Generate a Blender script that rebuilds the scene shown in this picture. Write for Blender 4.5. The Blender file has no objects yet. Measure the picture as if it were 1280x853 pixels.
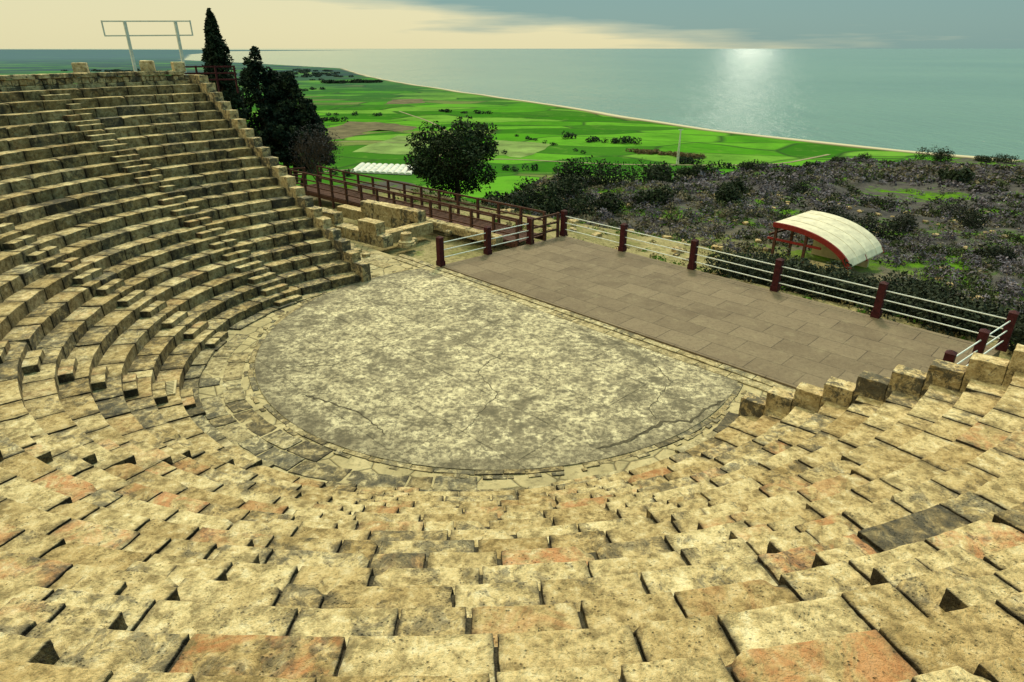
import bpy, math, numpy as np
from mathutils import Vector
rng=np.random.default_rng(7)
R=math.radians
scene=bpy.context.scene
# ---------------------------------------------------------------- utils
def _h(ix,iy,iz):
    h=(ix.astype(np.uint64)*np.uint64(73856093))^(iy.astype(np.uint64)*np.uint64(19349663))^(iz.astype(np.uint64)*np.uint64(83492791))
    h&=np.uint64(0xffffffff)
    h=((h^(h>>np.uint64(13)))*np.uint64(1274126177))&np.uint64(0xffffffff)
    h=((h^(h>>np.uint64(16)))*np.uint64(2246822519))&np.uint64(0xffffffff)
    h=h^(h>>np.uint64(15))
    return (h&np.uint64(0xffffff)).astype(np.float64)/16777215.0
def vnoise(p):
    p=np.asarray(p,float)+1000.0
    i=np.floor(p).astype(np.int64); f=p-i; f=f*f*(3-2*f)
    r=0
    for a in (0,1):
        for b in (0,1):
            for c in (0,1):
                w=(f[:,0] if a else 1-f[:,0])*(f[:,1] if b else 1-f[:,1])*(f[:,2] if c else 1-f[:,2])
                r=r+w*_h(i[:,0]+a,i[:,1]+b,i[:,2]+c)
    return r-0.5
def v3noise(p,s):
    q=p*s
    return np.stack([vnoise(q),vnoise(q+37.3),vnoise(q+91.7)],1)
class MB:
    def __init__(s): s.v=[];s.f=[];s.c=[];s.m=[];s.a=[];s.n=0
    def add(s,v,f,col=(1,0,0),mat=0,amp=0.0):
        v=np.asarray(v,float); f=np.asarray(f,int)
        if f.shape[1]==3: f=np.concatenate([f,-np.ones((len(f),1),int)-s.n],1)
        s.v.append(v); s.f.append(f+s.n)
        c=np.asarray(col,float)
        if c.ndim==1: c=np.tile(c,(len(v),1))
        if c.shape[1]==3: c=np.concatenate([c,np.zeros((len(c),1))],1)
        s.c.append(c); s.m.append(np.full(len(f),mat)); s.a.append(np.full(len(v),amp)); s.n+=len(v)
    def build(s,name,mats,smooth=False,parent=None):
        v=np.concatenate(s.v); f=np.concatenate(s.f); c=np.concatenate(s.c); m=np.concatenate(s.m); a=np.concatenate(s.a)
        if a.max()>0:
            nz=v3noise(v,2.3)*.8+v3noise(v,7.0)*0.9+v3noise(v,19.0)*0.8; nz[:,2]*=.75
            v=v+a[:,None]*nz
        me=bpy.data.meshes.new(name)
        tri=f[:,3]<0
        cnt=np.where(tri,3,4); start=np.concatenate([[0],np.cumsum(cnt)[:-1]])
        mask=np.ones(f.shape,bool); mask[tri,3]=False
        loops=f[mask]
        me.vertices.add(len(v)); me.vertices.foreach_set('co',v.ravel())
        me.loops.add(len(loops)); me.loops.foreach_set('vertex_index',loops.astype(np.int32))
        me.polygons.add(len(f)); me.polygons.foreach_set('loop_start',start.astype(np.int32))
        me.polygons.foreach_set('material_index',m.astype(np.int32))
        me.polygons.foreach_set('use_smooth',np.full(len(f),smooth))
        at=me.attributes.new('col','FLOAT_COLOR','POINT')
        at.data.foreach_set('color',c.ravel())
        for mt in mats: me.materials.append(mt)
        me.update(calc_edges=True); me.validate()
        ob=bpy.data.objects.new(name,me); scene.collection.objects.link(ob)
        if parent: ob.parent=parent
        return ob
_tc={}
def tmpl(nx,ny,nz):
    k=(nx,ny,nz)
    if k in _tc: return _tc[k]
    idx={};V=[];F=[]
    def g(i,j,l):
        if (i,j,l) not in idx: idx[(i,j,l)]=len(V);V.append((i,j,l))
        return idx[(i,j,l)]
    for i in range(nx):
        for j in range(ny):
            F.append((g(i,j,0),g(i,j+1,0),g(i+1,j+1,0),g(i+1,j,0)))
            F.append((g(i,j,nz),g(i+1,j,nz),g(i+1,j+1,nz),g(i,j+1,nz)))
    for i in range(nx):
        for l in range(nz):
            F.append((g(i,0,l),g(i+1,0,l),g(i+1,0,l+1),g(i,0,l+1)))
            F.append((g(i,ny,l),g(i,ny,l+1),g(i+1,ny,l+1),g(i+1,ny,l)))
    for j in range(ny):
        for l in range(nz):
            F.append((g(0,j,l),g(0,j,l+1),g(0,j+1,l+1),g(0,j+1,l)))
            F.append((g(nx,j,l),g(nx,j+1,l),g(nx,j+1,l+1),g(nx,j,l+1)))
    _tc[k]=(np.array(V),np.array(F)); return _tc[k]
def blk(half,res,r):
    V,F=tmpl(*res)
    out=np.zeros(V.shape)
    for a in range(3):
        n=res[a];h=half[a];rr=min(r,h*.6)
        t=np.concatenate([[-h],np.linspace(-(h-rr),h-rr,n-1),[h]]) if n>=3 else np.linspace(-h,h,n+1)
        out[:,a]=t[V[:,a]]
    hh=np.array(half); rr=min(r,hh.min()*.6)
    core=np.clip(out,-(hh-rr),hh-rr); d=out-core; L=np.linalg.norm(d,axis=1,keepdims=True); L[L<1e-9]=1
    return core+d/L*rr,F
def edgef(res,col):
    """colour + alpha = nearness to a joint (grime collects in the joints)"""
    V,_=tmpl(*res); nx=res[0]
    e=np.where((V[:,0]==0)|(V[:,0]==nx),1.0,np.where((V[:,0]==1)|(V[:,0]==nx-1),rng.uniform(.25,.95,len(V)),0.0)) if nx>=5 else np.zeros(len(V))
    e=np.maximum(e,np.where(V[:,1]==res[1],.8,0))
    return np.concatenate([np.tile(np.array(col,float),(len(V),1)),e[:,None]],1)
def box(mb,cen,half,ang=0,res=(1,1,1),r=0.0,amp=0,col=(1,0,0),mat=0,tilt=None):
    if r>0 and min(res)>=3: v,F=blk(half,res,r)
    else:
        V,F=tmpl(*res); v=(V/np.array(res)*2-1)*np.array(half)
    if tilt is not None:
        v=v.copy(); v[:,2]+=v[:,0]*tilt[0]+v[:,1]*tilt[1]
    ca,sa=math.cos(ang),math.sin(ang)
    w=np.stack([v[:,0]*ca-v[:,1]*sa+cen[0],v[:,0]*sa+v[:,1]*ca+cen[1],v[:,2]+cen[2]],1)
    mb.add(w,F,col,mat,amp)
def beam(mb,p0,p1,w,h,col=(1,0,0),mat=0):
    p0=np.array(p0,float);p1=np.array(p1,float);d=p1-p0;L=np.linalg.norm(d);d/=L
    up=np.array([0,0,1.]) if abs(d[2])<.9 else np.array([0.70,-0.71,0])
    sd=np.cross(d,up);sd/=np.linalg.norm(sd);up=np.cross(sd,d)
    V,F=tmpl(1,1,1)
    v=p0+V[:,0:1]*d*L+(V[:,1:2]-.5)*sd*w*-1+(V[:,2:3]-.5)*up*h
    mb.add(v,F,col,mat)
def tube(mb,pts,rad,n=7,col=(1,0,0),mat=0):
    pts=np.array(pts,float);V=[];F=[]
    rad=np.broadcast_to(rad,(len(pts),))
    for i,p in enumerate(pts):
        d=pts[min(i+1,len(pts)-1)]-pts[max(i-1,0)];d/=np.linalg.norm(d)+1e-9
        u=np.cross(d,[0,0,1.] if abs(d[2])<.9 else [1.,0,0]);u/=np.linalg.norm(u);w=np.cross(d,u)
        for j in range(n):
            a=2*math.pi*j/n;V.append(p+rad[i]*(math.cos(a)*u+math.sin(a)*w))
    for i in range(len(pts)-1):
        for j in range(n):
            F.append((i*n+j,i*n+(j+1)%n,(i+1)*n+(j+1)%n,(i+1)*n+j))
    mb.add(V,F,col,mat)
# ---------------------------------------------------------------- node helper
class N:
    def __init__(s,name):
        s.mat=bpy.data.materials.new(name); s.mat.use_nodes=True; s.t=s.mat.node_tree
        s.b=s.t.nodes['Principled BSDF']; s.geo=s.t.nodes.new('ShaderNodeNewGeometry'); s.pos=s.geo.outputs['Position']
        s.b.inputs['Roughness'].default_value=.85
        s.b.inputs['Specular IOR Level'].default_value=.15
    def n(s,t,**k):
        nd=s.t.nodes.new(t)
        for a,b in k.items(): setattr(nd,a,b)
        return nd
    def noise(s,scale,detail=4,rough=.55,vec=None,dist=0):
        nd=s.n('ShaderNodeTexNoise'); s.t.links.new(vec or s.pos,nd.inputs['Vector'])
        nd.inputs['Scale'].default_value=scale;nd.inputs['Detail'].default_value=detail;nd.inputs['Roughness'].default_value=rough
        nd.inputs['Distortion'].default_value=dist
        return nd.outputs['Fac']
    def vor(s,scale,feat='F1',vec=None,out='Distance',rnd=1):
        nd=s.n('ShaderNodeTexVoronoi',feature=feat); s.t.links.new(vec or s.pos,nd.inputs['Vector'])
        nd.inputs['Scale'].default_value=scale; nd.inputs['Randomness'].default_value=rnd
        return nd.outputs[out]
    def ramp(s,fac,stops,interp='LINEAR'):
        nd=s.n('ShaderNodeValToRGB'); nd.color_ramp.interpolation=interp
        e=nd.color_ramp.elements
        while len(e)<len(stops): e.new(.5)
        for el,(p,c) in zip(e,stops):
            el.position=p; el.color=(c,c,c,1) if not hasattr(c,'__len__') else (*c,1)
        s.t.links.new(fac,nd.inputs[0]); return nd.outputs[0]
    def mix(s,fac,a,b,mode='MIX'):
        nd=s.n('ShaderNodeMix',data_type='RGBA',blend_type=mode)
        for x,i in ((fac,0),(a,6),(b,7)):
            if isinstance(x,(int,float)) : nd.inputs[i].default_value=x if i==0 else (x,x,x,1)
            elif isinstance(x,tuple): nd.inputs[i].default_value=(*x,1)
            else: s.t.links.new(x,nd.inputs[i])
        return nd.outputs[2]
    def math(s,op,a,b=0.0,clamp=False):
        nd=s.n('ShaderNodeMath',operation=op,use_clamp=clamp)
        for x,i in ((a,0),(b,1)):
            if isinstance(x,(int,float)): nd.inputs[i].default_value=x
            else: s.t.links.new(x,nd.inputs[i])
        return nd.outputs[0]
    def mapr(s,x,a,b,c=0,d=1):
        nd=s.n('ShaderNodeMapRange'); s.t.links.new(x,nd.inputs[0])
        for i,q in enumerate((a,b,c,d)): nd.inputs[i+1].default_value=q
        return nd.outputs[0]
    def attr(s,name='col'):
        a=s.n('ShaderNodeAttribute',attribute_name=name); sp=s.n('ShaderNodeSeparateColor'); s.t.links.new(a.outputs['Color'],sp.inputs[0])
        s.alpha=a.outputs['Alpha']
        return a.outputs['Color'],sp.outputs[0],sp.outputs[1],sp.outputs[2]
    def dist(s,p,sc=(1,1,1)):
        a=s.n('ShaderNodeVectorMath',operation='SUBTRACT'); s.t.links.new(s.pos,a.inputs[0]); a.inputs[1].default_value=p
        b=s.n('ShaderNodeVectorMath',operation='MULTIPLY'); s.t.links.new(a.outputs[0],b.inputs[0]); b.inputs[1].default_value=sc
        c=s.n('ShaderNodeVectorMath',operation='LENGTH'); s.t.links.new(b.outputs[0],c.inputs[0]); return c.outputs['Value']
    def bump(s,h,dist=.02,st=1.0):
        nd=s.n('ShaderNodeBump'); s.t.links.new(h,nd.inputs['Height']); nd.inputs['Distance'].default_value=dist; nd.inputs['Strength'].default_value=st
        s.t.links.new(nd.outputs[0],s.b.inputs['Normal'])
    def col(s,c):
        if isinstance(c,tuple): s.b.inputs['Base Color'].default_value=(*c,1)
        else: s.t.links.new(c,s.b.inputs['Base Color'])
    def mapping(s,rot=0,scale=(1,1,1),loc=(0,0,0)):
        nd=s.n('ShaderNodeMapping'); s.t.links.new(s.pos,nd.inputs[0])
        nd.inputs['Rotation'].default_value=(0,0,rot); nd.inputs['Scale'].default_value=scale; nd.inputs['Location'].default_value=loc
        return nd.outputs[0]
# ---------------------------------------------------------------- materials
def stone_mat(name,c1,c2,c3,orange=True,lich=.5,sidedark=.62):
    m=N(name); _,r,g,b=m.attr(); al=m.alpha
    n1=m.noise(1.3,3,.6); n2=m.noise(6,5,.74); n3=m.noise(3.8,5,.75,dist=.5); n4=m.noise(30,3,.7)
    base=m.ramp(n1,[(.32,c1),(.5,c2),(.68,c3)])
    base=m.mix(m.ramp(n2,[(.48,.0),(.62,.8)]),base,tuple(x*.45 for x in c1))
    base=m.mix(m.ramp(n2,[(.32,.85),(.47,.0)]),base,(.80,.69,.44))
    if orange:
        of=m.math('MULTIPLY',m.ramp(m.noise(2.6,4,.7,dist=.8),[(.44,0.0),(.60,.85)]),g,True)
        base=m.mix(of,base,m.mix(n4,(.38,.12,.045),(.66,.34,.16)))
    lf=m.math('ADD',n3,m.math('MULTIPLY',b,.15))
    base=m.mix(m.ramp(lf,[(.55,0.0),(.62,lich),(.78,.95)]),base,(.080,.077,.066))
    pits=m.ramp(m.vor(26),[(.0,1.0),(.3,0.0)])
    pm=m.math('MULTIPLY',pits,m.ramp(n3,[(.46,0.0),(.56,1.0)]))
    base=m.mix(m.math('MULTIPLY',pm,.7),base,(.07,.06,.04))
    base=m.mix(m.ramp(n4,[(.54,0.0),(.72,.38)]),base,(.14,.11,.06))
    jf=m.math('MULTIPLY',al,m.ramp(n3,[(.34,.3),(.52,1.0)]))
    base=m.mix(m.math('MULTIPLY',jf,.9),base,(.045,.040,.032))
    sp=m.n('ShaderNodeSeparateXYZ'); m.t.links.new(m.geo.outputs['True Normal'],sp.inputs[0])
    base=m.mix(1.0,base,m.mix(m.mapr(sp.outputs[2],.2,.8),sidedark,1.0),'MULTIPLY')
    base=m.mix(1.0,base,m.mix(m.mapr(r,.8,1.15),(.78,.73,.66),(1.08,1.12,1.18)),'MULTIPLY')
    m.col(base); m.b.inputs['Roughness'].default_value=.95
    h=m.math('ADD',n2,m.math('MULTIPLY',n4,.25)); h=m.math('ADD',h,m.math('MULTIPLY',n3,1.0))
    h=m.math('SUBTRACT',h,m.math('MULTIPLY',pm,.45))
    m.bump(h,.055,1.0)
    return m.mat
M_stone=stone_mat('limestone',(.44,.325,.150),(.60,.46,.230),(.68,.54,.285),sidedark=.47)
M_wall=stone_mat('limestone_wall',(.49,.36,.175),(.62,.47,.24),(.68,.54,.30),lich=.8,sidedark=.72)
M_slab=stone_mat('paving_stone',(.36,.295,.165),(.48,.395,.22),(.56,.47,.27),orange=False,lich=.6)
m=N('mortar_earth'); m.col(m.ramp(m.noise(6,4,.7),[(.3,(.03,.026,.019)),(.7,(.14,.12,.075))])); m.bump(m.noise(25,3,.7),.04); M_core=m.mat
m=N('pavement'); e=m.vor(1.3,'DISTANCE_TO_EDGE',vec=None)
base=m.ramp(m.noise(1.1,5,.65),[(.3,(.30,.25,.14)),(.5,(.44,.365,.20)),(.7,(.56,.47,.27))])
base=m.mix(m.ramp(m.noise(7,5,.75),[(.5,0.0),(.7,.7)]),base,(.13,.11,.06))
base=m.mix(m.ramp(e,[(0,.85),(.03,0.0)]),base,(.08,.065,.035))
m.col(base); m.bump(m.math('ADD',m.ramp(e,[(0,0.0),(.05,1.0)]),m.noise(12,4,.7)),.03); M_pave=m.mat
STA=R(44.8)
OC=np.array([-.4,18.98]);OR=7.45
m=N('orchestra_slabs')
w=m.n('ShaderNodeVectorMath',operation='ADD'); nn=m.n('ShaderNodeTexNoise'); nn.inputs['Scale'].default_value=1.2; m.t.links.new(m.pos,nn.inputs['Vector'])
sc=m.n('ShaderNodeVectorMath',operation='SCALE'); sc.inputs['Scale'].default_value=.14; m.t.links.new(nn.outputs['Color'],sc.inputs[0])
m.t.links.new(m.mapping(rot=STA),w.inputs[0]); m.t.links.new(sc.outputs[0],w.inputs[1])
br=m.n('ShaderNodeTexBrick'); m.t.links.new(w.outputs[0],br.inputs['Vector'])
br.inputs['Scale'].default_value=1; br.inputs['Brick Width'].default_value=4.1; br.inputs['Row Height'].default_value=1.7; br.inputs['Mortar Size'].default_value=.022;br.inputs['Mortar Smooth'].default_value=.6
br.inputs['Color1'].default_value=(.74,.74,.74,1); br.inputs['Color2'].default_value=(1,1,1,1); br.inputs['Mortar'].default_value=(.42,.42,.42,1)
big=m.noise(.42,6,.68,dist=.6); mid=m.noise(1.7,7,.8,vec=m.mapping(loc=(3,1,0))); fine=m.noise(7,5,.85)
base=m.ramp(big,[(.33,(.18,.155,.10)),(.44,(.33,.285,.185)),(.55,(.49,.425,.27)),(.68,(.66,.58,.37))])
base=m.mix(m.ramp(mid,[(.50,0.0),(.60,.78)]),base,(.80,.71,.46))
base=m.mix(m.ramp(mid,[(.37,.88),(.47,0.0)]),base,(.12,.105,.07))
base=m.mix(m.ramp(fine,[(.47,0.0),(.55,.8)]),base,(.12,.105,.072))
brm=m.mix(m.ramp(mid,[(.44,0.0),(.56,1.0)]),br.outputs['Color'],m.mix(.5,br.outputs['Color'],1.0))
base=m.mix(.9,base,brm,'MULTIPLY')
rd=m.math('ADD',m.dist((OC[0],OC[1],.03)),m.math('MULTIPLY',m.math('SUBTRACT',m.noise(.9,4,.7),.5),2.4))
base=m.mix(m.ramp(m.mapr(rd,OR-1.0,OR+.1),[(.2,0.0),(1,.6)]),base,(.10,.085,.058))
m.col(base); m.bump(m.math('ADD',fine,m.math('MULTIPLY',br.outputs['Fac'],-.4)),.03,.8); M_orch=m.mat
m=N('stage_tiles')
br=m.n('ShaderNodeTexBrick'); m.t.links.new(m.mapping(rot=STA,loc=(.3,.35,0)),br.inputs['Vector'])
br.inputs['Scale'].default_value=1; br.inputs['Brick Width'].default_value=1.45; br.inputs['Row Height'].default_value=.92; br.inputs['Mortar Size'].default_value=.013;br.inputs['Mortar Smooth'].default_value=.2
br.inputs['Color1'].default_value=(.115,.082,.050,1); br.inputs['Color2'].default_value=(.19,.143,.090,1); br.inputs['Mortar'].default_value=(.045,.032,.022,1)
base=m.mix(m.ramp(m.noise(.8,5,.7),[(.35,.0),(.75,.8)]),br.outputs['Color'],(.225,.175,.110))
base=m.mix(m.ramp(m.noise(8,5,.8),[(.48,0.0),(.7,.6)]),base,(.078,.057,.036))
base=m.mix(m.ramp(m.noise(22,4,.8),[(.56,0.0),(.75,.6)]),base,(.31,.245,.16))
base=m.mix(m.ramp(m.noise(2.2,5,.75),[(.55,0.0),(.7,.5)]),base,(.26,.215,.13))
m.col(base); m.b.inputs['Roughness'].default_value=.7; m.bump(m.math('ADD',m.math('MULTIPLY',m.noise(20,4,.7),.3),m.math('MULTIPLY',br.outputs['Fac'],-1)),.012); M_stage=m.mat
def simple(name,c,rough=.6,var=.3,sc=6,metal=0,bump=.01):
    m=N(name); b=m.ramp(m.noise(sc,4,.65),[(.3,tuple(x*(1-var) for x in c)),(.7,tuple(min(1,x*(1+var*.6)) for x in c))])
    m.col(b); m.b.inputs['Roughness'].default_value=rough; m.b.inputs['Metallic'].default_value=metal
    if bump: m.bump(m.noise(sc*6,3,.7),bump)
    return m.mat
M_post=simple('stained_wood',(.055,.011,.014),.6,.5,8)
M_wood=simple('weathered_wood',(.085,.038,.026),.75,.5,7)
M_rail=simple('painted_steel',(.72,.75,.72),.45,.15,5)
M_canvas=simple('canopy_sheet',(.66,.61,.46),.6,.25,1.5)
M_red=simple('red_painted_beam',(.20,.022,.018),.5,.3,4)
M_plaster=simple('cream_plaster',(.55,.46,.27),.9,.2,2)
M_white=simple('greenhouse_film',(.62,.63,.57),.5,.3,.2)
M_metal=simple('galvanised_steel',(.60,.62,.56),.5,.2,6,.1)
M_bark=simple('bark',(.08,.055,.035),.9,.4,9,bump=.03)
def foliage_mat(name):
    m=N(name); c,_,_,_=m.attr(); m.col(c)
    m.b.inputs['Roughness'].default_value=.75; m.b.inputs['Specular IOR Level'].default_value=.08; return m.mat
M_leaf=foliage_mat('foliage')
m=N('ground_terrain')
sep=m.n('ShaderNodeSeparateXYZ'); m.t.links.new(m.pos,sep.inputs[0]); X,Y,Z=sep.outputs
D=m.dist((0,22,0))
near=m.ramp(m.noise(.35,5,.7),[(.3,(.13,.16,.04)),(.45,(.26,.23,.11)),(.6,(.38,.32,.17)),(.72,(.12,.19,.03))])
near=m.mix(m.ramp(m.noise(5,5,.75),[(.45,0.0),(.65,.75)]),near,(.08,.07,.035))
hill=m.ramp(m.noise(.05,6,.72,dist=.8),[(.34,(.035,.038,.028)),(.44,(.075,.070,.070)),(.51,(.10,.095,.085)),(.55,(.07,.16,.012)),(.7,(.12,.28,.018))])
hill=m.mix(m.ramp(m.noise(.9,5,.8),[(.5,0.0),(.62,.8)]),hill,(.045,.044,.048))
wn=m.n('ShaderNodeTexNoise'); wn.inputs['Scale'].default_value=.006; wn.inputs['Detail'].default_value=2; m.t.links.new(m.pos,wn.inputs['Vector'])
ws_=m.n('ShaderNodeVectorMath',operation='SCALE'); ws_.inputs['Scale'].default_value=90; m.t.links.new(wn.outputs['Color'],ws_.inputs[0])
wa=m.n('ShaderNodeVectorMath',operation='ADD'); m.t.links.new(m.pos,wa.inputs[0]); m.t.links.new(ws_.outputs[0],wa.inputs[1])
fm=m.n('ShaderNodeMapping'); m.t.links.new(wa.outputs[0],fm.inputs[0]); fm.inputs['Rotation'].default_value=(0,0,R(28)); fm.inputs['Scale'].default_value=(1/115,1/52,0)
fv=fm.outputs[0]
vc=m.vor(1.0,'F1',vec=fv,out='Color',rnd=.7); vs=m.n('ShaderNodeSeparateColor'); m.t.links.new(vc,vs.inputs[0])
fld=m.ramp(vs.outputs[0],[(0,(.035,.14,.012)),(.22,(.065,.23,.015)),(.44,(.10,.29,.024)),(.62,(.045,.15,.016)),(.78,(.13,.29,.04)),(.92,(.15,.19,.06))],'CONSTANT')
fld=m.mix(m.ramp(m.noise(.018,6,.78),[(.44,0.0),(.68,.65)]),fld,(.03,.10,.016))
fld=m.mix(m.ramp(m.noise(.06,5,.7),[(.55,0.0),(.72,.5)]),fld,(.15,.25,.05))
ve=m.vor(1.0,'DISTANCE_TO_EDGE',vec=fv,rnd=.7)
fld=m.mix(m.ramp(ve,[(0,.85),(.035,0.0)]),fld,(.030,.06,.022))
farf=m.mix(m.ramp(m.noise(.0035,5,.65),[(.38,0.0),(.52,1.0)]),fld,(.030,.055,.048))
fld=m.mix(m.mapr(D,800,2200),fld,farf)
sandm=m.ramp(m.math('ADD',m.mapr(Z,-70,-68.2),m.math('MULTIPLY',m.noise(.02,4),.4)),[(.66,1.0),(.9,0.0)])
fld=m.mix(sandm,fld,m.mix(m.mapr(Z,-69.6,-69.1),(.50,.45,.32),(.15,.125,.07)))
nd_=m.math('ADD',D,m.math('MULTIPLY',m.noise(.15,4,.6),14))
c=m.mix(m.mapr(nd_,26,40),near,hill)
c=m.mix(m.mapr(Z,-48,-62),c,fld)
c=m.mix(m.mapr(D,900,7000,0,.85),c,(.085,.145,.18))  # aerial haze painted into the ground colour, bluer with distance
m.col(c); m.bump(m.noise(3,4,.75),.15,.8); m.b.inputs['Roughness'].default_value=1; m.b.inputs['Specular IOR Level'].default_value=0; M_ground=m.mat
m=N('sea_water')
mp=m.mapping(rot=R(20),scale=(1,.3,1))
m.col(m.ramp(m.noise(.0010,4,.6),[(.3,(.10,.19,.145)),(.7,(.15,.255,.185))]))
m.b.inputs['Roughness'].default_value=.14; m.b.inputs['Specular IOR Level'].default_value=.5; m.b.inputs['IOR'].default_value=1.33
m.bump(m.math('ADD',m.noise(.10,5,.7,vec=mp),m.math('MULTIPLY',m.noise(.010,5,.65,vec=mp),4.0)),2.4,1.0); M_sea=m.mat
# ---------------------------------------------------------------- layout constants
C0=np.array([-1.1,17.9]); NV=np.array([.671,.741]); TV=np.array([.741,-.671])
PHN=math.degrees(math.atan2(NV[1],NV[0]))
CAM=np.array([0,0,8.4])
K=20; TR=.585; RI=.345; SL=1.2
kp=[100,125,165,200,235,268,300,326,350]; kr=[7.5,7.6,8.3,8.3,7.9,7.5,7.7,8.1,8.2]
_ps=np.linspace(100,350,501); _rs=np.interp(_ps,kp,kr); _ker=np.hanning(61);_ker/=_ker.sum()
_rs=np.convolve(np.pad(_rs,30,mode='edge'),_ker,'valid')
def r0(ph): return np.interp(ph,_ps,_rs)
def lims(off,sl=SL):
    a=130.
    for _ in range(20): a=PHN+math.degrees(math.acos(sl/(r0(a)+off)))
    b=320.
    for _ in range(20): b=PHN+360-math.degrees(math.acos(sl/(r0(b)+off)))
    return a,b
def pol(ph,r):
    return C0[0]+r*np.cos(np.radians(ph)),C0[1]+r*np.sin(np.radians(ph))
AISLES=[152,178,205,231,260,289]
# ---------------------------------------------------------------- seating
seat=MB()
def ringblock(mb,ph,L,off,depth,zb,zt,res,r,amp,col,tilt=(0,0),mat=0,cen=None,rad=None,yaw=0,chip=None,grime=True):
    half=(L/2,depth/2,(zt-zb)/2)
    v,F=blk(half,res,r)
    if chip is not None:
        cx,cy,cs=chip
        dd=np.sqrt((v[:,0]-cx*half[0])**2+(v[:,1]-cy*half[1])**2+(v[:,2]-half[2])**2)
        k=np.clip(1-dd/cs,0,1)
        v=v-np.stack([cx*k*cs*.3,cy*k*cs*.3,k*cs*.5],1)
    z=v[:,2]+(zt+zb)/2+v[:,0]*tilt[0]+v[:,1]*tilt[1]
    y=v[:,1]+v[:,0]*yaw
    if cen is None:
        rm=r0(ph)+off+depth/2
        pp=ph-np.degrees(v[:,0]/rm)
        rr=r0(pp)+off+depth/2+y
        x,yy=C0[0]+rr*np.cos(np.radians(pp)),C0[1]+rr*np.sin(np.radians(pp))
    else:
        pp=ph-np.degrees(v[:,0]/rad); rr=rad+y
        x,yy=cen[0]+rr*np.cos(np.radians(pp)),cen[1]+rr*np.sin(np.radians(pp))
    mb.add(np.stack([x,yy,z],1),F,edgef(res,col) if grime else col,mat,amp)
def lod(x,y,z):
    d=math.dist((x,y,z),CAM)
    if y<0.3 and d>3: return (3,3,3)
    if d<7.5: return (20,13,7)
    if d<12: return (13,9,5)
    if d<17: return (8,5,4)
    return (6,4,3)
for k in range(K):
    off=k*TR; zt=RI*(k+1)
    a,b=lims(off)
    ph=a+.2
    while ph<b-.3:
        rr=r0(ph)+off
        L=rng.uniform(.65,1.25) if rng.random()<.85 else rng.uniform(.40,.65)
        dph=math.degrees(L/rr)
        if ph+dph>b-.1: dph=b-.1-ph; L=math.radians(dph)*rr
        if L<.12: break
        g=rng.uniform(.004,.016)
        if rng.random()<.15: g+=rng.uniform(.01,.04)
        pm=ph+dph/2
        x,y=pol(pm,rr+.3)
        wear=rng.random()
        dz=rng.normal(0,.0035)-(.022*rng.random() if wear>.92 else 0)
        amp=.015 if wear<.8 else .030
        og=0.0
        if rng.random()>.84: og=rng.uniform(.3,1.0)
        if y>11: og*=.3
        lf_=rng.uniform(-1.1,.7) if y<12 else rng.uniform(-.5,1.0)
        if rng.random()<.07: lf_+=.7
        col=(rng.uniform(.82,1.13),og,lf_)
        fo=rng.normal(0,.003)
        chip=None
        if rng.random()<.28: chip=(rng.choice([-1,1]),-1 if rng.random()<.8 else 1,rng.uniform(.06,.16))
        ringblock(seat,pm,max(L-g,.1),off-.015+fo,TR+.03-fo,zt-RI-.06,zt+dz,lod(x,y,zt),.007+.006*rng.random(),amp,col,tilt=(rng.normal(0,.0025),rng.normal(.002,.004)),yaw=rng.normal(0,.002),chip=chip)
        ph+=dph
    for A in AISLES:
        if A<a+3 or A>b-3: continue
        rr=r0(A)+off
        for s_ in (-.5,.5):
            w=.48+rng.uniform(-.03,.05)
            pa=A+math.degrees(s_*.50/rr)
            x,y=pol(pa,rr-.16)
            if rng.random()<.05: continue
            ringblock(seat,pa,w-.01,off-.31+rng.normal(0,.008),.31,zt-RI-.04,zt-RI+.185+rng.normal(0,.006),lod(x,y,zt),.010,.015,(rng.uniform(.95,1.13),0 if rng.random()<.8 else .5,rng.uniform(-1.1,.2)),tilt=(rng.normal(0,.006),rng.normal(0,.006)))
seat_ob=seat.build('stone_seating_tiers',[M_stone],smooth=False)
core=MB()
for k in range(K):
    off=k*TR;a,b=lims(off+.3);pp=np.linspace(a,b,160)
    rows=[]
    for o,z in ((off+.06,RI*k-.08),(off+.06,RI*(k+1)-.05),(off+.06+TR,RI*(k+1)-.05)):
        x,y=pol(pp,r0(pp)+o); rows.append(np.stack([x,y,np.full(160,z)],1))
    V=np.concatenate(rows);F=[]
    for j in range(2):
        for i in range(159): F.append((j*160+i,j*160+i+1,(j+1)*160+i+1,(j+1)*160+i))
    core.add(V,F)
core.build('seating_rubble_fill',[M_core],parent=seat_ob)
# ---------------------------------------------------------------- retaining walls (stepped)
def tpos(t,s): return C0+TV*t+NV*s
angT=math.atan2(TV[1],TV[0])
for side in (-1,1):
    w=MB()
    for k in range(K):
        a,b=lims(k*TR); ph=a if side<0 else b
        rr=float(r0(ph)+k*TR); t0=math.sqrt(rr*rr-SL*SL)
        ln=TR if k<K-1 else 1.3
        zt=RI*(k+1)+.38+rng.normal(0,.01)
        tm=side*(t0-.12+ln/2)
        c=tpos(tm,SL+.20)
        near=side>0
        res=(9,7,9) if near else (5,4,5)
        box(w,(c[0],c[1],zt-.42),(ln/2-.006,.20+rng.uniform(-.01,.012),.42),angT,res,.012,.022,(rng.uniform(1.0,1.12),.0,rng.uniform(-.2,1.1)),tilt=(rng.normal(0,.008),rng.normal(0,.010)))
        z=zt-.86
        while z>-.3:
            c=tpos(tm+rng.uniform(-.02,.02),SL+.23)
            box(w,(c[0],c[1],z-.2),(ln/2-.008,.17,.205),angT,(3,3,3),.02,.04,(rng.uniform(.8,1.1),0,rng.uniform(0,1)))
            z-=.42
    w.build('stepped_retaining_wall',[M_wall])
w=MB()
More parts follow.
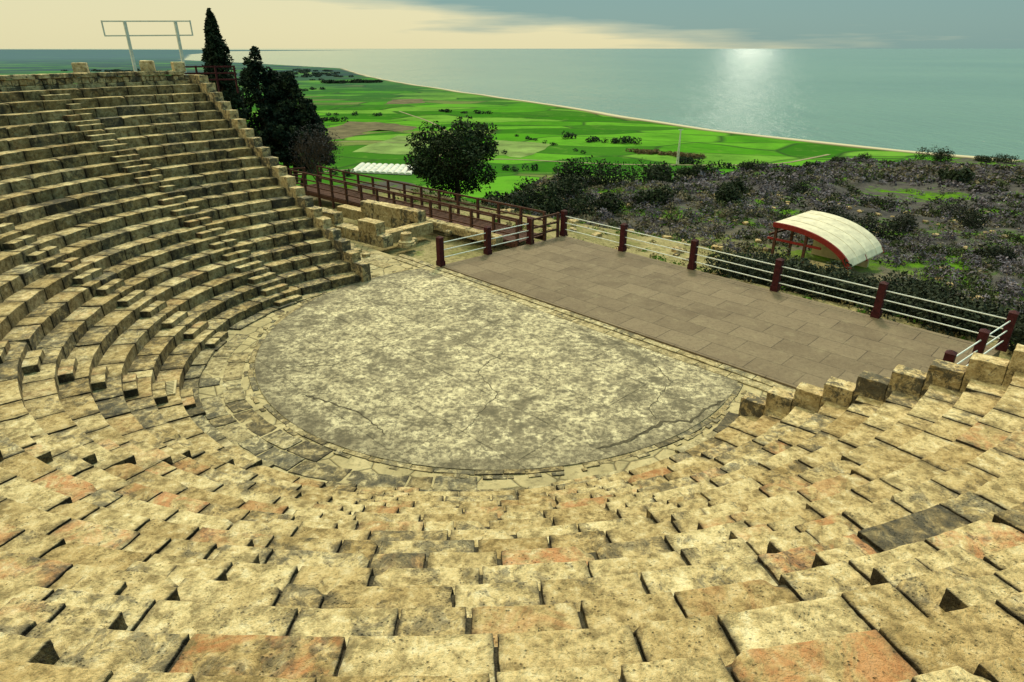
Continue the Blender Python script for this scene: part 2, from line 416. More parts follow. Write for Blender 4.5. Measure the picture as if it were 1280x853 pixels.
a,b=lims(K*TR); ph=a+.3
while ph<b-.5:
    rr=r0(ph)+K*TR+.05; L=rng.uniform(.5,1.0); d=math.degrees(L/rr)
    x,y=pol(ph+d/2,rr)
    lowres=(3,3,3) if y<8 else (6,4,4)
    bigw=(x<-2 and y>8)
    zb=RI*K-.1
    hs=[.26,.24,.17] if bigw else [.26]
    zz=zb
    for i,hh in enumerate(hs):
        if i==0 or i==2:
            pj=ph+d/2+(0 if i==0 else .3*d)
            ringblock(w,pj,L-.015,K*TR+.03-(.05 if i==2 else 0),.5+(.06 if i==2 else 0),zz,zz+hh-.01,lowres,.02,.03,(rng.uniform(.95,1.13),0,rng.uniform(-.4,.7)))
        else:
            for q in range(3):
                pj=ph+d*(q+.5)/3
                ringblock(w,pj,L/3-.02,K*TR+.05+rng.uniform(-.03,.03),.45,zz,zz+hh-.02,(4,3,3),.03,.05,(rng.uniform(.85,1.13),0,rng.uniform(-.3,1)))
        zz+=hh
    ph+=d
for (x,y,z,s) in [(-18.2,29.35,7.62,.26),(-16.2,30.95,7.66,.27),(-15.2,31.7,7.62,.24),(-20.6,25.7,7.55,.22)]:
    box(w,(x,y,z),(s,s,s*.85),rng.uniform(.3,.9),(5,5,5),.03,.03,(1.13,0,-.3))
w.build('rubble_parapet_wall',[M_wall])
# ---------------------------------------------------------------- orchestra, paving
A_=np.array([-3.02,25.7]);Rr=np.array([9.4,13.35]);CL=np.array([2.5,30.45]);DR=np.array([14.8,17.5])
e1=(Rr-A_)/np.linalg.norm(Rr-A_); nA=np.array([-e1[1],e1[0]])
def clipline(poly,off):
    out=[]
    for i in range(len(poly)):
        p=poly[i];q=poly[(i+1)%len(poly)];dp=(p-A_)@nA+off;dq=(q-A_)@nA+off
        if dp<=0: out.append(p)
        if dp*dq<0: out.append(p+(q-p)*dp/(dp-dq))
    return out
def ngon(name,pts,z,mat,parent=None):
    me=bpy.data.meshes.new(name); me.from_pydata([(p[0],p[1],z) for p in pts],[],[list(range(len(pts)))]); me.materials.append(mat)
    ob=bpy.data.objects.new(name,me); scene.collection.objects.link(ob); ob.parent=parent; return ob
circ=[OC+OR*np.array([math.cos(x),math.sin(x)]) for x in np.linspace(0,2*math.pi,160,endpoint=False)]
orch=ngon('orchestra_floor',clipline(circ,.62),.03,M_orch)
ck=MB()
def crack(pts,w):
    P0=[np.array(pts[0],float)]
    for p,q in zip(pts[:-1],pts[1:]):
        p=np.array(p,float);q=np.array(q,float);L=np.linalg.norm(q-p);n=max(2,int(L/.12));pr=np.array([-(q-p)[1],(q-p)[0]])/L
        for i in range(1,n+1): P0.append(p+(q-p)*i/n+pr*rng.normal(0,.025))
    V=[];F=[]
    for i,p in enumerate(P0):
        d=P0[min(i+1,len(P0)-1)]-P0[max(i-1,0)];d=d/np.linalg.norm(d);pr=np.array([-d[1],d[0]])
        ww=w*rng.uniform(.4,1.3)*min(1,i/2+.1,(len(P0)-1-i)/2+.1)
        V+= [(*(p+pr*ww),.036),(*(p-pr*ww),.036)]
    for i in range(len(P0)-1): F.append((2*i,2*i+1,2*i+3,2*i+2))
    ck.add(V,F)
crack([(1.9,12.3),(2.6,12.6),(3.1,12.95),(3.7,13.5),(4.4,13.5),(4.9,14.1),(5.6,14.6)],.045)
crack([(3.6,13.45),(3.5,14.1),(4.4,15.6),(4.1,16.8)],.012)
crack([(-5.6,14.9),(-3.9,14.0),(-3.0,12.9)],.022)
crack([(-6.9,16.4),(-5.2,16.6),(-3.1,18.8)],.011)
crack([(-1.2,13.0),(-.4,14.9),(-1.0,16.2),(-.2,17.6)],.010)
crack([(-4.6,21.5),(-2.4,21.0),(-.9,22.3)],.010)
ck.build('floor_cracks',[M_core],parent=orch)
pav=[tpos(-14,4.4),tpos(-14,1.0),tpos(-9.5,1.0)]+[np.array(pol(p,9.2)) for p in np.linspace(132,322,40)]+[tpos(9.5,1.0),tpos(14,1.0),tpos(14,3.6)]
ngon('pavement',clipline(pav,.02),0.0,M_pave)
sl=MB()
rings=[(-.42,.41),(-.95,.52),(-1.5,.54),(-2.0,.49)]
for j,(o_,dep) in enumerate(rings):
    a,b=lims(0); ph=a
    while ph<b:
        rr=r0(ph)+o_; L=rng.uniform(.45,1.5); d=math.degrees(L/rr); pm=ph+d/2
        x,y=pol(pm,rr+.25)
        if math.dist((x,y),OC)>OR+.38 and rng.random()<.80:
            ringblock(sl,pm,L-rng.uniform(.01,.03),o_+.01+rng.normal(0,.015),dep-rng.uniform(.0,.05),-.12,.018+rng.normal(0,.008)+(.05 if j==0 else 0),(7,4,3),.012,.03,(rng.uniform(.82,1.1),0,rng.uniform(-.4,1.1)),tilt=(rng.normal(0,.006),rng.normal(0,.006)),yaw=rng.normal(0,.04))
        ph+=d
for j,(rad,dep,La,Lb) in enumerate([(OR+.09,.16,.3,.9),(OR+.24,.12,.12,.34)]):
    ph=0.
    while ph<360:
        L=rng.uniform(La,Lb); d=math.degrees(L/rad); pm=ph+d/2
        p=OC+rad*np.array([math.cos(R(pm)),math.sin(R(pm))])
        if (p-A_)@nA<-.9 and rng.random()<(.9 if j==0 else .45):
            ringblock(sl,pm,L-.01,0,dep*rng.uniform(.85,1.05),-.1,.026+rng.normal(0,.006),(4,3,3),.01,.025,(rng.uniform(.8,1.05),0,rng.uniform(-.3,1.1)),cen=OC,rad=rad+rng.normal(0,.012))
        ph+=d
angE=math.atan2(e1[1],e1[0])
for o,wd,z in ((-.15,.13,.07),(-.46,.16,.045)):
    t=-2.6
    while t<18.5:
        L=rng.uniform(.7,1.5); c=A_+e1*(t+L/2)+nA*o
        box(sl,(c[0],c[1],z-.1),(L/2-.01,wd,.1),angE,(8,3,3),.015,.025,(rng.uniform(.9,1.13),0,rng.uniform(-.5,.7)))
        t+=L
for side in (-1,1):
    s=1.75
    for row in range(5):
        t=7.3
        while t<13:
            L=rng.uniform(.6,1.3); c=tpos(side*(t+L/2),s+.25)
            if (c-A_)@nA<-.95 and math.dist(c,OC)>OR+.8:
                box(sl,(c[0],c[1],-.05),(L/2-.015,.26,.07+rng.normal(0,.008)),angT,(5,4,3),.015,.03,(rng.uniform(.85,1.13),0,rng.uniform(-.8,.9)))
            t+=L
        s+=.56
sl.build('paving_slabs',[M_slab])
st=MB()
q=[A_,Rr,DR,CL]; V=[(p[0],p[1],z) for z in (-1.0,.11) for p in q]
st.add(V,[(4,5,6,7),(0,1,5,4),(1,2,6,5),(2,3,7,6),(3,0,4,7)])
stage=st.build('stage_platform',[M_stage])
fn=MB()
def fence(p0,p1,n,first=True,last=True):
    pts=[p0+(p1-p0)*i/n for i in range(n+1)]
    for i,p in enumerate(pts):
        if (i==0 and not first) or (i==n and not last): continue
        box(fn,(p[0],p[1],.11+.60),(.115,.115,.60),angE,mat=0)
        box(fn,(p[0],p[1],.11+.10),(.14,.14,.10),angE,mat=0)
        ca=[];h=.125
        for dx,dy in ((-h,-h),(h,-h),(h,h),(-h,h)):
            ca.append((p[0]+dx*math.cos(angE)-dy*math.sin(angE),p[1]+dx*math.sin(angE)+dy*math.cos(angE),1.312))
        ca.append((p[0],p[1],1.39))
        fn.add(ca,[(0,1,4),(1,2,4),(2,3,4),(3,0,4)])
    for a,b in zip(pts[:-1],pts[1:]):
        for z in (.32,.64,.96): tube(fn,[(a[0],a[1],.11+z),(b[0],b[1],.11+z)],.021,6,mat=1)
fence(CL,DR,5)
fence(A_+nA*.05,A_+(CL-A_)*.70,2)
fence(DR,DR+(Rr-DR)*.66,2,first=False)
fn.build('stage_fence',[M_post,M_rail])
# ---------------------------------------------------------------- footbridge
fb=MB()
B0=np.array([.9,29.7]);B1=np.array([-13.6,42.8]);bd=(B1-B0)/np.linalg.norm(B1-B0);bn=np.array([-bd[1],bd[0]]);BL=np.linalg.norm(B1-B0)
nb=int(BL/.16)
for i in range(nb):
    c=B0+bd*(i+.5)*.16
    box(fb,(c[0],c[1],.14+rng.normal(0,.004)),(.07,.95,.02),math.atan2(bd[1],bd[0]),col=(rng.uniform(.7,1.2),0,0))
for s_ in (-.95,.95):
    beam(fb,(*(B0+bn*s_),0),(*(B1+bn*s_),0),.1,.22)
    npo=14
    for i in range(npo):
        c=B0+bn*s_*1.03+bd*BL*i/(npo-1)
        beam(fb,(c[0],c[1],-1.6),(c[0],c[1],1.28),.12,.12)
    for z,h in ((1.25,.09),(.85,.07),(.50,.07)):
        beam(fb,(*(B0+bn*s_*1.03),z),(*(B1+bn*s_*1.03),z),.06,h)
for (p,q_) in [((.9,28.9),(2.2,30.2)),((-13.6,42.8),(-17.5,41.8))]:
    for z in (.5,.85,1.25): beam(fb,(*p,z),(*q_,z),.06,.08)
    for t in (0,.5,1):
        x=p[0]+(q_[0]-p[0])*t;y=p[1]+(q_[1]-p[1])*t; beam(fb,(x,y,-1),(x,y,1.3),.11,.11)
fb.build('wooden_footbridge',[M_wood])
# ---------------------------------------------------------------- ruins
ru=MB()
def ruinwall(p0,p1,courses,bl=.8,th=.3,hh=.27,z0=0):
    p0=np.array(p0);p1=np.array(p1);d=p1-p0;L=np.linalg.norm(d);d/=L;an=math.atan2(d[1],d[0])
    for c in range(courses):
        t=rng.uniform(0,.3)
        while t<L:
            l=rng.uniform(.8,1.3)*bl
            if rng.random()<(1.0 if c==0 else .85-.15*c):
                q=p0+d*(t+l/2)+rng.normal(0,.015,2)
                box(ru,(q[0],q[1],z0+hh*(2*c+1)),(l/2-.012,th+rng.uniform(-.02,.02),hh),an+rng.normal(0,.012),(7,5,5),.02,.035,(rng.uniform(.95,1.13),0,rng.uniform(-.8,.6)))
            t+=l
ruinwall((-10.4,32.5),(-6.2,29.2),2,1.0)
ruinwall((-6.2,29.2),(-4.6,31.0),1,1.0)
ruinwall((-9.6,35.2),(-5.0,31.8),2,1.0)
ruinwall((-5.0,33.2),(-1.3,29.9),1,1.0,.25,.2)
for _ in range(10):
    x=rng.uniform(-10,-2);y=rng.uniform(27,36)
    if (np.array([x,y])-A_)@nA<-.2 and x>-6: continue
    if abs((np.array([x,y])-B0)@bn)<1.2: continue
    s_=rng.uniform(.10,.22); box(ru,(x,y,s_*.5),(s_*1.3,s_,s_*.8),rng.uniform(0,3),(4,4,4),.04,.05,(rng.uniform(.95,1.13),0,rng.uniform(-.5,.8)))
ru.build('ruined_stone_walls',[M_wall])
cb=MB()
tube(cb,[(-4.9,29.0,0),(-4.9,29.0,.14),(-4.9,29.0,.16),(-4.9,29.0,.24),(-4.9,29.0,.30),(-4.9,29.0,.62),(-4.9,29.0,.63)],[.42,.42,.36,.38,.27,.25,.01],18)
cb.build('column_base',[M_wall],smooth=False)
dg=MB(); gx,gy=pol(203,8.6)
for i in range(9): box(dg,(gx+math.cos(R(293))*(i-4)*.09,gy+math.sin(R(293))*(i-4)*.09,RI+.035),(.26,.022,.012),R(203))
for s_ in (-.27,.27): box(dg,(gx+math.cos(R(203))*s_,gy+math.sin(R(203))*s_,RI+.035),(.025,.40,.018),R(203))
dg.build('metal_drain_grate',[M_plaster])
# ---------------------------------------------------------------- metal frame
mf=MB()
for x,y in ((-19.3,35.6),(-17.15,36.4)):
    beam(mf,(x,y,6.2),(x,y,9.62),.13,.13)
d=np.array([2.25,.8]);d/=np.linalg.norm(d);m0=np.array([-18.4,36.0])
pL=m0-d*2.0;pR=m0+d*2.0
for z in (9.6,8.95): beam(mf,(*pL,z),(*pR,z+.05),.06,.06)
beam(mf,(*pL,8.92),(*pL,9.64),.06,.06);beam(mf,(*pR,8.97),(*pR,9.69),.06,.06)
mf.build('metal_floodlight_frame',[M_metal])
tr=MB()
for i in range(4):
    x=-16.6+i*.85;y=34.4+i*.25; beam(tr,(x,y,6.3),(x,y,7.6),.08,.08)
for z in (7.55,7.25,6.95): beam(tr,(-16.6,34.4,z),(-14.05,35.15,z),.05,.07)
tr.build('wooden_railing',[M_post])
# ---------------------------------------------------------------- canopy shelter
cp=MB()
ax=np.array([.75,.66]);ch=np.array([.66,-.75]);hi=np.array([17.2,41.2])
def arc(t,u,dz=0):
    p=hi+ch*5.1*t+ax*u
    z=-4.25+2.3*math.sqrt(max(0,1-((t-.10)/.92)**2))+dz
    return (p[0],p[1],z)
T=np.linspace(-.02,1.0,26);U=np.linspace(0.05,5.2,12)
for dz,fl in ((0,0),(-.05,1)):
    V=[arc(t,u,dz) for t in T for u in U];F=[]
    for i in range(len(T)-1):
        for j in range(len(U)-1): F.append((i*len(U)+j,(i+1)*len(U)+j,(i+1)*len(U)+j+1,i*len(U)+j+1))
    cp.add(V,F,mat=0)
for u in (1.4,2.8,4.2):
    for t0,t1 in zip(T[:-1],T[1:]): beam(cp,arc(t0,u,.012),arc(t1,u,.012),.04,.015,mat=0)
for u in (0,2.6,5.22):
    for t0,t1 in zip(T[:-1],T[1:]): beam(cp,arc(t0,u,-.14),arc(t1,u,-.14),.10 if u else .14,.32 if u==0 else .16,mat=1)
for t in (0.0,.35,.7):
    beam(cp,arc(t,0,-.2),arc(t,5,-.2),.1,.12,mat=2)
for t,u in ((.02,.1),(.02,2.5),(.02,4.9),(.42,.1)):
    p=arc(t,u); beam(cp,(p[0],p[1],-5.4),(p[0],p[1],p[2]-.1),.16,.16,mat=2)
pa=arc(-.08,.1);pb=arc(.62,.1); beam(cp,(pa[0],pa[1],-3.05),(pb[0],pb[1],-3.05),.12,.14,mat=1)
pa=arc(-.06,.1);pb=arc(.0,4.9); beam(cp,(pa[0],pa[1],-2.8),(pb[0],pb[1],-2.8),.1,.14,mat=2)
p1=arc(.45,.35);p2=arc(.98,.35);mid_=((p1[0]+p2[0])/2,(p1[1]+p2[1])/2); box(cp,(mid_[0],mid_[1],-4.75),(1.45,.12,.75),math.atan2(ch[1],ch[0]),mat=3)
p1=arc(.15,4.6);p2=arc(.9,4.6);mid_=((p1[0]+p2[0])/2,(p1[1]+p2[1])/2); box(cp,(mid_[0],mid_[1],-4.4),(1.9,.12,.9),math.atan2(ch[1],ch[0]),mat=3)
cp.build('canopy_shelter',[M_canvas,M_red,M_wood,M_plaster])
# ---------------------------------------------------------------- terrain
coast=np.array([(1500,-300),(600,300),(330,560),(217,705),(150,838),(62,1041),(-80,1320),(-235,1640),(-430,2100),(-711,2941),(-1500,4000),(-2365,5037),(-2911,6300),(-4260,9310),(-7440,18600),(-5850,27500),(-9000,29500),(-20000,40000),(-70000,60000),(-70000,-70000),(70000,-70000),(70000,-3000)],float)
def sdpoly(P,poly):
    d=np.full(len(P),1e18);ins=np.zeros(len(P),bool);n=len(poly)
    for i in range(n):
        a=poly[i];b=poly[(i+1)%n];e=b-a;w=P-a
        t=np.clip((w@e)/(e@e),0,1);q=w-t[:,None]*e;d=np.minimum(d,(q**2).sum(1))
        c1=(P[:,1]>=a[1])&(P[:,1]<b[1]);c2=(P[:,1]<a[1])&(P[:,1]>=b[1]);cr=e[0]*w[:,1]-e[1]*w[:,0]
        ins^=(c1&(cr>0))|(c2&(cr<0))
    return np.where(ins,1,-1)*np.sqrt(d)
ctrl=np.array([(0,34,-1.0),(8,31,-1.3),(15,23,-1.4),(19,14,-1.8),(-8,36,-.4),(-14,44,-.8),(19.5,38,-4.6),(24,41,-4.9),(30,28,-4.6),(10,50,-4.6),(0,62,-5.2),(-15,53,-1.8),(-30,60,-1.5),(-60,55,-1),(14,95,-12.5),(38,150,-20.5),(60,80,-12),(70,205,-28),(109,250,-34),(182,300,-38),(260,320,-41),(120,120,-20),(200,150,-26),(60,20,-7),(100,50,-13),(350,200,-40),(-10,-60,6),(-60,0,5),(60,-60,3),(30,5,-1),(35,55,-6.8),(140,200,-30)],float)
crest=np.array([(-900,-200),(-300,40),(-80,58),(-15,53),(0,61),(14,95),(38,150),(70,205),(109,250),(182,300),(260,325),(420,250),(700,-200),(700,-900),(-900,-900)],float)
def terrain(P):
    P=np.asarray(P,float)
    w=np.zeros(len(P));h=np.zeros(len(P))
    for x,y,z in ctrl:
        ww=1/(((P[:,0]-x)**2+(P[:,1]-y)**2)+4)**1.8; w+=ww;h+=ww*z
    h/=w
    rel=P-C0;s=rel@NV;t=rel@TV;r=np.hypot(rel[:,0],rel[:,1])
    p3=np.concatenate([P,np.zeros((len(P),1))],1)
    dn=np.hypot(P[:,0],P[:,1]-22)
    h+=vnoise(p3*.05)*2.6*np.clip((dn-35)/80,0,1)+vnoise(p3*.2)*1.1*np.clip((dn-25)/60,0,1)+vnoise(p3*.9)*.25*np.clip((dn-20)/20,0,1)
    sm=lambda x:np.clip(x,0,1)**2*(3-2*np.clip(x,0,1))
    ds=np.maximum(np.maximum(-12-t,t-14),np.maximum(s-12.0,-30-s)); h=h*sm(ds/4)+(-.35)*(1-sm(ds/4))
    m_in=np.clip((r-8.6)*.59-1.2,-.35,6.25)
    mound=np.where(r<20.4,m_in,6.25)
    back=sm((r-27)/35)
    hm=mound*(1-back)+h*back
    ws=1-sm((s-1.6)/5)
    ws=np.where((r<20.6)&(s>1.35),0,ws)
    h=np.where(s<1.35,hm,h*(1-ws)+hm*ws)
    ci=sdpoly(P,crest)
    land=sdpoly(P,coast)+vnoise(p3*.012)*14
    base=-70+np.clip(land*.045,-6,2)+np.clip(land-3500,0,9000)*.003
    out=np.maximum(base,h+np.minimum(ci,0)*.42)
    return np.where(ci>=0,h,out)
n=600;tt=np.linspace(-1,1,n);g=28.5*np.sinh(8.5*tt)*(70000/(28.5*math.sinh(8.5)))
XX,YY=np.meshgrid(g,g+25);P=np.stack([XX.ravel(),YY.ravel()],1)
Z=terrain(P)
idx=np.arange(n*n).reshape(n,n)
F=np.stack([idx[:-1,:-1].ravel(),idx[:-1,1:].ravel(),idx[1:,1:].ravel(),idx[1:,:-1].ravel()],1)
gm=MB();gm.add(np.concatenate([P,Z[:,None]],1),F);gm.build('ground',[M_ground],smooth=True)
ngon('sea',[np.array(p) for p in ((-90000,-90000),(90000,-90000),(90000,90000),(-90000,90000))],-70,M_sea)
# ---------------------------------------------------------------- field plots / tracks / far things
def tz(x,y): return float(terrain(np.array([[x,y]]))[0])
def plot(name,pts,mat,dz,parent):
    pts=np.array(pts,float)
    out=[]
    for p,q in zip(pts,np.roll(pts,-1,0)):
        for i in range(5): out.append(p+(q-p)*i/5+rng.normal(0,3.0,2)*(i>0))
    return ngon(name,out,-68+dz,mat,parent)
M_soil=simple('ploughed_soil',(.12,.105,.055),1,.5,.06,bump=0)
M_lg=simple('pale_crop',(.16,.25,.065),1,.5,.05,bump=0)
M_track=simple('dirt_track',(.24,.22,.13),1,.3,.1,bump=0)
fp=bpy.data.objects.new('farm_field_plots',None);scene.collection.objects.link(fp)
for nm,pts,mt,dz in [('ploughed_plot',[(-190,690),(-186,770),(-150,760),(-103,717),(-107,665),(-135,690),(-150,640),(-165,600)],M_soil,.12),
    ('ploughed_plot_b',[(-191,1010),(-196,1110),(-150,1130),(-133,1040)],M_soil,.12),
    ('crop_plot',[(-18,606),(35,580),(6,503),(-18,532)],M_lg,.12),
    ('crop_plot_b',[(-110,640),(-66,606),(-70,512),(-129,532)],M_lg,.12)]:
    plot(nm,pts,mt,dz,fp)
tk=MB()
def track(pts,w):
    P0=[]
    for p,q in zip(pts[:-1],pts[1:]):
        p=np.array(p,float);q=np.array(q,float)
        for i in range(8): P0.append(p+(q-p)*i/8)
    P0=np.array(P0+[np.array(pts[-1],float)])
    ker=np.ones(5)/5
    for a in (0,1): P0[2:-2,a]=np.convolve(P0[:,a],ker,'valid')
    V=[];F=[]
    for i,p in enumerate(P0):
        d=P0[min(i+1,len(P0)-1)]-P0[max(i-1,0)];d=d/np.linalg.norm(d);pr=np.array([-d[1],d[0]])
        V+=[(*(p+pr*w),-67.8),(*(p-pr*w),-67.8)]
    for i in range(len(P0)-1): F.append((2*i,2*i+1,2*i+3,2*i+2))
    tk.add(V,F)
track([(-150,430),(-60,480),(-10,500),(80,470),(190,470),(250,520)],1.5)
track([(-60,480),(-45,600),(-90,760),(-150,900)],1.4)
track([(-300,640),(-200,600),(-100,590),(-45,600)],1.3)
tk.build('dirt_road',[M_track])
gh=MB()
for i in range(10):
    x0=-107+i*4.3
    V=[];F=[]
    for j,y in enumerate((438,470)):
        for a in np.linspace(0,math.pi,9): V.append((x0+2.1*math.cos(a)*-1,y+i*-1,-67.6+1.5*math.sin(a)))
    for a in range(8): F.append((a,a+1,9+a+1,9+a))
    gh.add(V,F); gh.add(V[:9],[(0,i_,i_+1) for i_ in range(1,8)])
gh.build('greenhouse',[M_white])
lm=MB();lx,ly=119,472;lz=tz(lx,ly)
for dx,dy in ((-1,-1),(1,-1),(1,1),(-1,1)): beam(lm,(lx+dx*.7,ly+dy*.7,lz),(lx+dx*.2,ly+dy*.2,lz+24),.2,.2)
for i in range(8):
    z=lz+3*i;q=.7*(1-.72*i/8);q2=.7*(1-.72*(i+1)/8)
    beam(lm,(lx-q,ly-q,z),(lx+q2,ly-q2,z+3),.12,.12);beam(lm,(lx+q,ly-q,z),(lx-q2,ly-q2,z+3),.12,.12)
beam(lm,(lx-1.6,ly,lz+24),(lx+1.6,ly,lz+24),.4,.5)
lm.build('lattice_mast',[M_metal])
# ---------------------------------------------------------------- foliage
def leaves(mb,cx,cy,cz,rx,ry,rz,n,size,c1,c2,shell=.55,mat=0):
    u=rng.normal(size=(n,3));u/=np.linalg.norm(u,axis=1,keepdims=True)
    rad=shell+(1-shell)*rng.random((n,1))**.6
    p=u*rad*np.array([rx,ry,rz])+np.array([cx,cy,cz])
    a=rng.normal(size=(n,3))*.7; a[:,2]*=.8; a/=np.linalg.norm(a,axis=1,keepdims=True)
    b=np.cross(a,u+rng.normal(size=(n,3))*.6); b/=np.linalg.norm(b,axis=1,keepdims=True)+1e-9
    s=size*rng.uniform(.55,1.3,(n,1))
    V=np.stack([p-a*s,p+b*s*.5,p+a*s,p-b*s*.5],1).reshape(-1,3)
    F=np.arange(n*4).reshape(n,4)
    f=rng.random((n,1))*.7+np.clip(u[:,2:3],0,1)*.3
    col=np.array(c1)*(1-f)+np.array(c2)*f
    mb.add(V,F,np.repeat(col,4,0),mat)
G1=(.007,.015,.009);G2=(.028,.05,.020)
def cypress(x,y,z,h,w):
    t=MB(); tube(t,[(x,y,z),(x,y,z+h*.5),(x,y,z+h*.95)],[w*.12,w*.07,.02],7,mat=1)
    for i in range(34):
        f=(i+.5)/34; zz=z+h*(.04+.94*f); pr=w*.5*(min(1,(f+.12)*2.8))*(1-f**2.6)**.8
        for j in range(3):
            a=rng.uniform(0,6.28);o=pr*.5
            leaves(t,x+o*math.cos(a),y+o*math.sin(a),zz,pr*.62+.05,pr*.62+.05,h*.055,150,.13,G1,(.022,.036,.018),.4)
    t.build('cypress_tree',[M_leaf,M_bark])
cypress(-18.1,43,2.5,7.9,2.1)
def conifer(x,y,z):
    t=MB()
    for (ox,oy,h,w) in ((-1.2,0,9.0,4.0),(.9,.4,7.2,4.2),(2.3,-.2,5.4,3.4),(-.3,.8,7.4,4.6),(.3,-.8,4.8,5.2)):
        tube(t,[(x+ox*.5,y+oy,z-.8),(x+ox,y+oy,z+h*.5),(x+ox,y+oy,z+h*.97)],[.2,.13,.02],7,mat=1)
        for i in range(160):
            f=rng.random()**.95; zz=z+h*(.03+.95*f); L=w*.5*(1-f)**.8+.12; a=rng.uniform(0,6.28); d=rng.uniform(.35,1.22)*L
            px,py=x+ox+d*math.cos(a),y+oy+d*math.sin(a); pz=zz+.35*d
            if rng.random()<.3: tube(t,[(x+ox,y+oy,zz-.15),(px,py,pz)],[.04,.012],4,mat=1)
            q=rng.random()
            leaves(t,px,py,pz,.38,.38,.32,56,.14,(.005,.012,.009) if q<.6 else G1,(.014,.027,.017) if q<.6 else (.036,.056,.026),.3)
    t.build('conifer_tree',[M_leaf,M_bark])
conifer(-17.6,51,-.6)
def bare(x,y,z,h,name='leafless_tree'):
    t=MB()
    def br(p,d,L,r,lv):
        q=p+d*L; tube(t,[p,(p+q)/2+rng.normal(0,.03*L,3),q],[r,r*.8,r*.6],4,mat=1)
        if lv==0: return
        for _ in range(3 if lv>1 else 4):
            nd=d+rng.normal(0,.42,3);nd[2]+=.15;nd/=np.linalg.norm(nd); br(q,nd,L*rng.uniform(.6,.85),r*.55,lv-1)
    for _ in range(6):
        d=np.array([rng.normal(0,.4),rng.normal(0,.4),1.]);d/=np.linalg.norm(d)
        br(np.array([x,y,z]),d,h*.25,.07,4)
    leaves(t,x,y,z+h*.55,h*.42,h*.42,h*.40,2200,.06,(.030,.030,.032),(.075,.072,.072),.2)
    t.build(name,[M_leaf,M_bark])
bare(-13.9,47.0,-.6,4.6)
def oak(x,y,z,h,w,c1=G1,c2=(.038,.064,.022),name='broadleaf_tree',n=90,ls=.12):
    t=MB(); tube(t,[(x,y,z-.5),(x+.1,y,z+h*.2),(x,y+.05,z+h*.42)],[.26,.2,.14],8,mat=1)
    for i in range(n):
        u=rng.normal(size=3);u/=np.linalg.norm(u); rr=rng.uniform(.3,1)**.6
        px,py,pz=x+u[0]*rr*w*.43,y+u[1]*rr*w*.43,z+h*.52+u[2]*rr*h*.40
        if i%3==0: tube(t,[(x,y,z+h*.3),((x+px)/2,(y+py)/2,(z+h*.38+pz)/2),(px,py,pz)],[.09,.05,.02],5,mat=1)
        k=rng.uniform(.5,1.4); s=rng.uniform(.09,.17)*w
        leaves(t,px,py,pz,s,s,s*.75,160,ls,tuple(k*q for q in c1),tuple(k*q for q in c2),.45)
    t.build(name,[M_leaf,M_bark])
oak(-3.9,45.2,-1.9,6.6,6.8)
sh=MB()
def clump(x,y,w,h,n,ls,c1,c2,dz=0):
    z=tz(x,y)+dz
    k=max(1,int(w/.9))
    for _ in range(k):
        ox,oy=rng.normal(0,w*.22,2)
        leaves(sh,x+ox,y+oy,z+h*.4,w*.5/ max(1,k**.35),w*.5/max(1,k**.35),h*.6*rng.uniform(.7,1.1),max(8,int(n/k)),ls,c1,c2,.35)
DK=((.008,.014,.009),(.030,.045,.020))
for (x,y,w,h) in [(1.5,58,5,3.0),(4.5,62,5,2.8),(7,55,4,2.2),(10,68,6,3.6),(14,75,6,3.6),(-.5,50,3.2,2.2),(9,80,6,3.2),(19,88,6,3.2),(25,95,5,2.6),(20,62,3,2.2),(24,70,3,2),(3,52,3.4,1.9),(13,58,3,2),(16,82,5,3),(6,70,5,3)]:
    clump(x,y,w,h,1600,.16,*DK,-.3)
for (x,y,w,h) in [(25.5,51,2.8,2.6),(29,54,3.6,2.8),(31,53,3,2.5),(29.5,57,3,2.4),(44,60,3,2.3),(33,42,2.2,1.5),(36,58,2.6,1.8),(52,66,3,2),(40,70,3,2),(58,85,4,2.4),(34,75,3,2)]:
    clump(x,y,w,h,1500,.11,(.008,.012,.010),(.035,.042,.027),-.2)
for _ in range(120):
    t=rng.uniform(.36,1.12);o=rng.uniform(1.0,6.2)
    p=CL+(DR-CL)*t+nA*o*1.0
    if math.hypot(p[0]+1-19.5,p[1]-39.5)<3.6: continue
    clump(p[0]+1,p[1],rng.uniform(1.2,2.3),rng.uniform(.9,1.5),520,.085,(.009,.014,.011),(.048,.060,.036))
for (x,y,w,h) in [(150,278,9,5),(160,282,6,4),(115,250,6,2.5),(190,298,14,8),(196,300,9,6),(230,305,12,4.5),(95,236,7,3),(78,212,8,3),(60,185,8,3),(50,170,7,3),(45,162,7,3),(38,148,8,3),(33,140,7,3),(215,300,8,3),(130,262,6,2.5),(26,118,7,4),(30,126,7,3.4),(60,150,6,3),(90,180,7,3),(75,110,5,3),(110,140,6,3)]:
    clump(x,y,w,h,1100,.36,(.008,.014,.010),(.034,.05,.022),-.4)
sh.build('large_shrubs',[M_leaf])
sc_=MB()
Np=36000
th_=rng.uniform(R(10),R(100),Np); rr_=20+ (330-20)*rng.random(Np)**.80
Q=np.stack([3+rr_*np.cos(th_),22+rr_*np.sin(th_)],1)
q1=sdpoly(Q,crest)>-4; s_=(Q-C0)@NV; t_=(Q-C0)@TV
ok=q1&((s_>15)|(t_>20))&(np.hypot(Q[:,0]-20.5,Q[:,1]-40)>4.5)&((Q-CL)@nA>2.5)
dens=vnoise(np.concatenate([Q*.05,np.zeros((Np,1))],1))+.5
ok&=(rng.random(Np)<np.clip(dens*3.2-.65,.06,1))
Q=Q[ok];Zq=terrain(Q)
pv=vnoise(np.concatenate([Q*.03+50,np.zeros((len(Q),1))],1))
